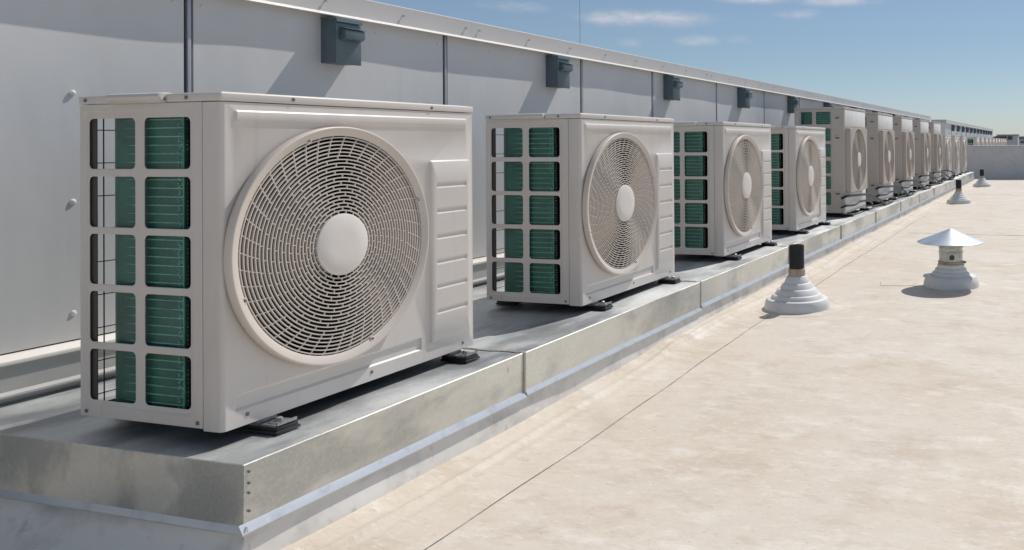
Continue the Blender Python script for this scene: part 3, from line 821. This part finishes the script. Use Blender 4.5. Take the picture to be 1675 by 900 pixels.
    for k in range(10):
        y = .055 + (W - .27) * k / 9; m.tube([(-D + .002, y, .02), (-D + .002, y, lidz - .01)], .0017, 5)
    z = .045
    while z < lidz:
        m.tube([(-D + .004, .02, z), (-D + .004, W - .2, z)], .0014, 5); z += .0885
    m.build('rear_wire_guard', M['wire'], root, off)
    coil_mesh(root, D, W, H, off, lidz - .012)
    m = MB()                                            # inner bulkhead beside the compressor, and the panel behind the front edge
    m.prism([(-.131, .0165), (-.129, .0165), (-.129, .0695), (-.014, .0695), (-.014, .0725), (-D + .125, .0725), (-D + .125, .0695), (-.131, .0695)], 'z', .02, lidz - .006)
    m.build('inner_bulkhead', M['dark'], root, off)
    fan_inside(root, fan[0], fan[1], off)
    for (x0, x1) in ((-.05, .058), (-D - .03, -D + .07)):
        for y in (.135, W - .075):
            foot(root, off, x0, x1, y)
    # fix children of parts that were placed in unit coordinates
    return root, off
def KIDS_TMP(o): return []
M['post'] = mat('dark_post', (.05, .045, .04), .5)

def fix_sub(root, off):
    """sub-parts were located in unit coordinates: parts keep their origin at the unit's origin, so nothing to move,
    except meshes built without offset"""
    for c in [c for c in bpy.data.objects if c.parent == root]:
        for d in [d for d in bpy.data.objects if d.parent == c]:
            pass

rows_s = [(.650, .782), (.497, .630), (.347, .479), (.195, .328), (.042, .176)]
cols_s = [(-.466, -.3005), (-.2685, -.1105)]
u0, off_s = make_unit('condenser_unit', .489, .9215, .842, cols_s, rows_s, False)
rows_t = [(.892, 1.017), (.723, .850), (.563, .693), (.398, .524), (.241, .369), (.079, .208)]
cols_t = [(-.473, -.336), (-.294, -.144)]
t0, off_t = make_unit('tall_condenser_unit', .521, .95, 1.062, cols_t, rows_t, True)
index_kids(u0); index_kids(t0)
# sub-parts built without an offset of their own (coil ends, fan blades, brackets, bolts)
def shift_sub(root, off):
    def rec(o):
        for c in KIDS[o.name]:
            n = c.name.split('.')[0]
            if n in ('end_bends_', ) : pass
            rec(c)
    for p in KIDS[root.name]:
        n = p.name.split('.')[0]
        for c in KIDS[p.name]:
            k = c.name.split('.')[0]
            if k in ('end_bends', 'fan_blade', 'bracket'): c.location = -Vector(off)
            if k == 'bracket':
                for d in KIDS[c.name]: d.location = (0, 0, 0)
shift_sub(u0, off_s); shift_sub(t0, off_t)
# bolts sit one level too deep under the bracket: make them sub-parts of the foot
for r0, off in ((u0, off_s), (t0, off_t)):
    for p in KIDS[r0.name]:
        if p.name.startswith('foot'):
            br = [c for c in KIDS[p.name] if c.name.startswith('bracket')][0]
            for d in list(KIDS[br.name]):
                d.parent = p; d.location = -Vector(off)
index_kids(u0); index_kids(t0)

GU = 'outdoor condenser units in the near row'
near = [('s', 0.0, 'nearest and largest beige condenser, at the open end of the curb'),
        ('s', 1.621, 'second low beige condenser along the curb, behind the nearest one'),
        ('s', 3.240, 'third low beige condenser along the curb, beside the black roof pipe'),
        ('s', 4.769, 'fourth low beige condenser, directly before the first tall one'),
        ('t', 6.390, 'first tall condenser, two green grille windows showing above its lower neighbour'),
        ('t', 8.05, 'second tall condenser along the curb, one narrow strip of green grille showing'),
        ('t', 9.63, 'third tall condenser in the middle of the five tall ones'),
        ('t', 11.36, 'fourth of the five tall condensers in the near row'),
        ('t', 12.93, 'farthest of the five tall condensers in the near row'),
        ('s', 14.57, 'first low condenser beyond the tall ones in the near row'),
        ('s', 16.23, 'second to last low condenser at the far end of the near curb'),
        ('s', 17.85, 'last low condenser of the near row, closest to the parapet')]
UNITS = []
used = {'s': False, 't': False}
for kind, y, lab in near:
    src, off = (u0, off_s) if kind == 's' else (t0, off_t)
    o = src if not used[kind] else copy_tree(src)
    used[kind] = True
    dx = 0 if y == 0 else random.uniform(-.004, .006)
    o.location = (off[0] + dx, y + off[1], ZC)
    if y > 0: o.rotation_euler = (0, 0, R(random.uniform(-.35, .35)))
    tag(o, lab, 'condenser', GU); UNITS.append((kind, y, o))
# the second row beyond the parapet on its own platform
GF = 'condenser units beyond the parapet'
for k in range(10):
    y = 22.9 + 1.75 * k
    o = copy_tree(u0); o.location = (off_s[0] - .10, y + off_s[1], ZC); o.rotation_euler = (0, 0, 0)
    lab = ['first condenser beyond the parapet, its green grille windows facing the camera', 'second condenser beyond the parapet, just past the one with visible grille windows'][k] if k < 2 else \
        'tiny pale condenser top above the parapet, %s in the row beyond it' % boxes_ord[k]
    tag(o, lab, 'condenser', GF)
m = MB(); m.box(-1.02, .10, 22.0, 42, -.6, -.044, bev=.004)
tag(m.build('far_platform', M['galv_face']), 'low platform under the condensers beyond the parapet', 'platform')
m = MB(); m.box(-14, 60, 20.75, 75, -.55, -.45)
tag(m.build('far_roof', M['membrane']), kind='structure')

# ------------------------------------------------------------------ hoses between the tall units
def bez(pts, n=8):
    out = []; P_ = [Vector(pts[0])] + [Vector(p) for p in pts] + [Vector(pts[-1])]
    for i in range(1, len(P_) - 2):
        for k in range(n):
            t = k / n; a, b, c, d = P_[i - 1:i + 3]
            out.append(.5 * ((2 * b) + (c - a) * t + (2 * a - 5 * b + 4 * c - d) * t * t + (3 * b - a - 3 * c + d) * t ** 3))
    out.append(P_[-2]); return out
tl = [(y, o) for k, y, o in UNITS if k == 't']
ordn = ['first', 'second', 'third', 'fourth', 'fifth']
for i, (y, o) in enumerate(tl):
    rn = random.Random(i + 5); zf = ZC + .012
    p = [(-.02, y - .06, .15), (.03, y - .01, .172), (.062, y + .3, .165), (.066, y + .75, .142), (.07, y + 1.02, .10), (.085, y + 1.35, .03 + .02 * rn.random()), (.10, y + 1.6, zf), (.12 - .03 * rn.random(), y + 1.95, zf), (.07, y + 2.2, zf)]
    m = MB(); m.tube(bez(p), .013, 8)
    tag(m.build('hose', M['black_rubber']), 'upper black hose drooping across the front of the %s tall condenser' % ordn[i], 'hose', 'black hoses at the tall condensers')
    p = [(-.02, y - .07, .06), (.03, y - .02, .078), (.055, y + .2, .07), (.06, y + .42, .088), (.062, y + .8, .07), (.05, y + 1.05, .03), (.02, y + 1.25, zf), (.06, y + 1.5, zf), (.10, y + 1.75, zf)]
    m = MB(); m.tube(bez(p), .011, 8)
    tag(m.build('hose', M['black_rubber']), 'lower black hose running along the base of the %s tall condenser' % ordn[i], 'hose', 'black hoses at the tall condensers')
p = [(-.02, 13.95, .16), (.05, 14.1, .17), (.13, 14.5, .12), (.15, 14.9, .04), (.08, 15.1, ZC + .012), (.02, 15.0, ZC + .012)]
m = MB(); m.tube(bez(p), .013, 8); tag(m.build('hose', M['black_rubber']), 'black hose arching out over the curb edge just beyond the last tall condenser', 'hose', 'black hoses at the tall condensers')

# ------------------------------------------------------------------ roof vents
def pipe_vent(x, y, label, s=1.0):
    z = roofz(x, y) - .001
    root = empty('pipe_vent', (x, y, z)); tag(root, label, 'vent pipe', 'black topped vent pipes in white boots')
    m = MB(); m.lathe([(.262 * s, -.0012), (.256 * s, .0012), (.22, .0025), (.2, .006), (.19, .003)], n=56, wob=.02)
    m.build('flange_patch', M['membrane'], root)
    m = MB()
    m.lathe([(.198, .001), (.191, .030), (.183, .060), (.178, .064), (.150, .065)], n=56, wob=.004)
    m.lathe([(.160, .058), (.146, .084), (.139, .089), (.130, .090), (.114, .118), (.107, .122), (.100, .123), (.086, .150), (.080, .154), (.075, .155), (.060, .190), (.054, .194), (.048, .194)], n=48, wob=.009)
    m.build('boot', M['boot'], root, angle=50)
    m = MB(); m.lathe([(.046, .188), (.0505, .194), (.050, .232), (.047, .236), (.044, .236)], n=32, wob=.01)
    m.build('collar', M['rust'], root)
    m = MB(); m.lathe([(.045, .18), (.045, .372), (.0445, .374), (.038, .374), (.037, .30), (0, .30)], n=32)
    m.build('pipe', M['pipeblack'], root)
    return root
pipe_vent(.527, 3.09, 'nearest black topped vent pipe in a stepped white boot, in front of the third condenser')
pipe_vent(.57, 11.6, 'middle black topped vent pipe, small, beside the far part of the curb')
pipe_vent(.545, 16.5, 'farthest black topped vent pipe, close to the parapet')
cx, cy = 1.325, 4.03
cz = roofz(cx, cy) - .001
rv = empty('rain_cap_vent', (cx, cy, cz)); tag(rv, 'roof vent with a shiny conical metal rain cap on a wide white boot', 'roof vent')
m = MB(); m.lathe([(.265, 0), (.26, .0035), (.2, .006), (.19, .003)], n=56, wob=.012)
m.build('flange_patch', M['membrane'], rv)
m = MB(); m.lathe([(.188, .001), (.184, .03), (.170, .072), (.163, .076), (.128, .080)], n=56, wob=.004)
m.lathe([(.135, .075), (.122, .098), (.116, .101), (.110, .101), (.104, .122), (.098, .124), (.093, .125), (.090, .150), (.084, .152)], n=48, wob=.006)
m.box(-.175, -.115, -.10, -.04, .07, .085, bev=.004)
m.build('boot', M['boot'], rv, angle=50)
m = MB(); m.lathe([(.082, .14), (.083, .158), (.086, .159), (.086, .172), (.083, .173)], n=40, wob=.008)
cl_ = m.build('clamp_band', M['rust'], rv)
m = MB(); m.box(.084, .102, -.012, .012, .158, .172, bev=.003); m.build('clamp_screw', M['screw'], cl_)
m = MB(); m.lathe([(.079, .14), (.079, .225), (.083, .228), (.083, .236), (.079, .238), (.079, .262), (.083, .264), (.083, .272), (.079, .274), (.079, .285), (.076, .285), (.075, .15)], n=40)
fl_ = m.build('flue', M['galv_pipe'], rv)
m = MB(); m.lathe([(.018, .0775), (.018, .0795), (.013, .0805), (0, .0805)], (0, 0, 0), 'x', 20, 0)
pp = m.build('flue_hole_disc', M['fardark'], fl_, loc=(0, 0, .203)); pp.rotation_euler = (0, 0, R(-78))  # dark disc on the flue, its colour standing in for a hole's shade
m = MB()
for a in (20, 140, 260): m.box(.066, .070, -.008, .008, .262, .325, rot=Matrix.Rotation(R(a), 4, 'Z'))
m.build('cap_bracket', M['galv_pipe'], rv)
m = MB(); m.lathe([(.221, .300), (.225, .298), (.225, .3015), (.12, .343), (.03, .380), (.008, .389), (0, .390)], n=48, wob=.002)
m.lathe([(.223, .297), (.10, .343), (0, .381)], n=48)
m.build('cone_cap', M['galv_cap'], rv)

# ------------------------------------------------------------------ parapet and what is beyond
m = MB(); root = empty('parapet', (5, 20.6, -.3)); off = tuple(root.location)
tag(root, 'low grey blue parapet wall closing the far end of the roof', 'parapet')
m.box(-.94, 40, 20.28, 20.72, -.7, .585); m.build('wall', M['parapet'], root, off)
m = MB(); m.prism([(20.26, .57), (20.74, .57), (20.74, .605), (20.26, .60)], 'x', -.94, 40, bev=.004); m.build('coping', M['coping'], root, off)

hv = empty('rooftop_unit', (-.3, 44.5, -.5)); off = tuple(hv.location)
tag(hv, 'dark louvred rooftop machine far beyond the parapet, at the end of the distant wall', 'rooftop unit')
m = MB(); m.box(-.80, .28, 44, 46, -.5, 1.05, bev=.02); m.build('cabinet', M['farpale'], hv, off)
m = MB(); m.box(-.82, -.30, 43.97, 44.01, .80, .99); m.box(-.24, .0, 43.97, 44.01, .80, .99); m.build('louvre', M['fardark'], hv, off)
m = MB(); m.box(-.86, .32, 43.95, 46.05, 1.05, 1.085, bev=.01); m.build('top', M['fardark'], hv, off)
m = MB(); m.prism([(-1.5, .82), (-.82, 1.02), (-.82, .8), (-1.5, .78)], 'y', 44.1, 45.2); m.build('duct', M['fardark'], hv, off)

db = empty('distant_building', (9, 66, -9)); off = tuple(db.location)
tag(db, 'distant low building with a blue grey roof band at the right edge beyond the parapet', 'building')
m = MB(); m.box(-.3, 30, 62, 75, -9, .86); m.build('wall', M['farpale'], db, off)
m = MB(); m.box(-.5, 30.4, 61.8, 75.4, .86, 1.08, bev=.02); m.build('roof_band', M['farblue'], db, off)
m = MB(); m.box(-.2, 30, 61.93, 61.99, .60, .70); m.build('window_band', M['fardark'], db, off)

# slim mast behind the wall
mast = MB(); mast.tube([(-1.25, 3.62, 1.36), (-1.25, 3.62, 3.2)], .0022, 6); mast.lathe([(.02, 1.355), (.02, 1.38), (.006, 1.39), (.004, 1.42), (0, 1.42)], (-1.25, 3.62, 0), 'z', 12)
tag(mast.build('mast', M['alu']), 'hair thin vertical mast rising above the wall coping against the sky', 'mast')
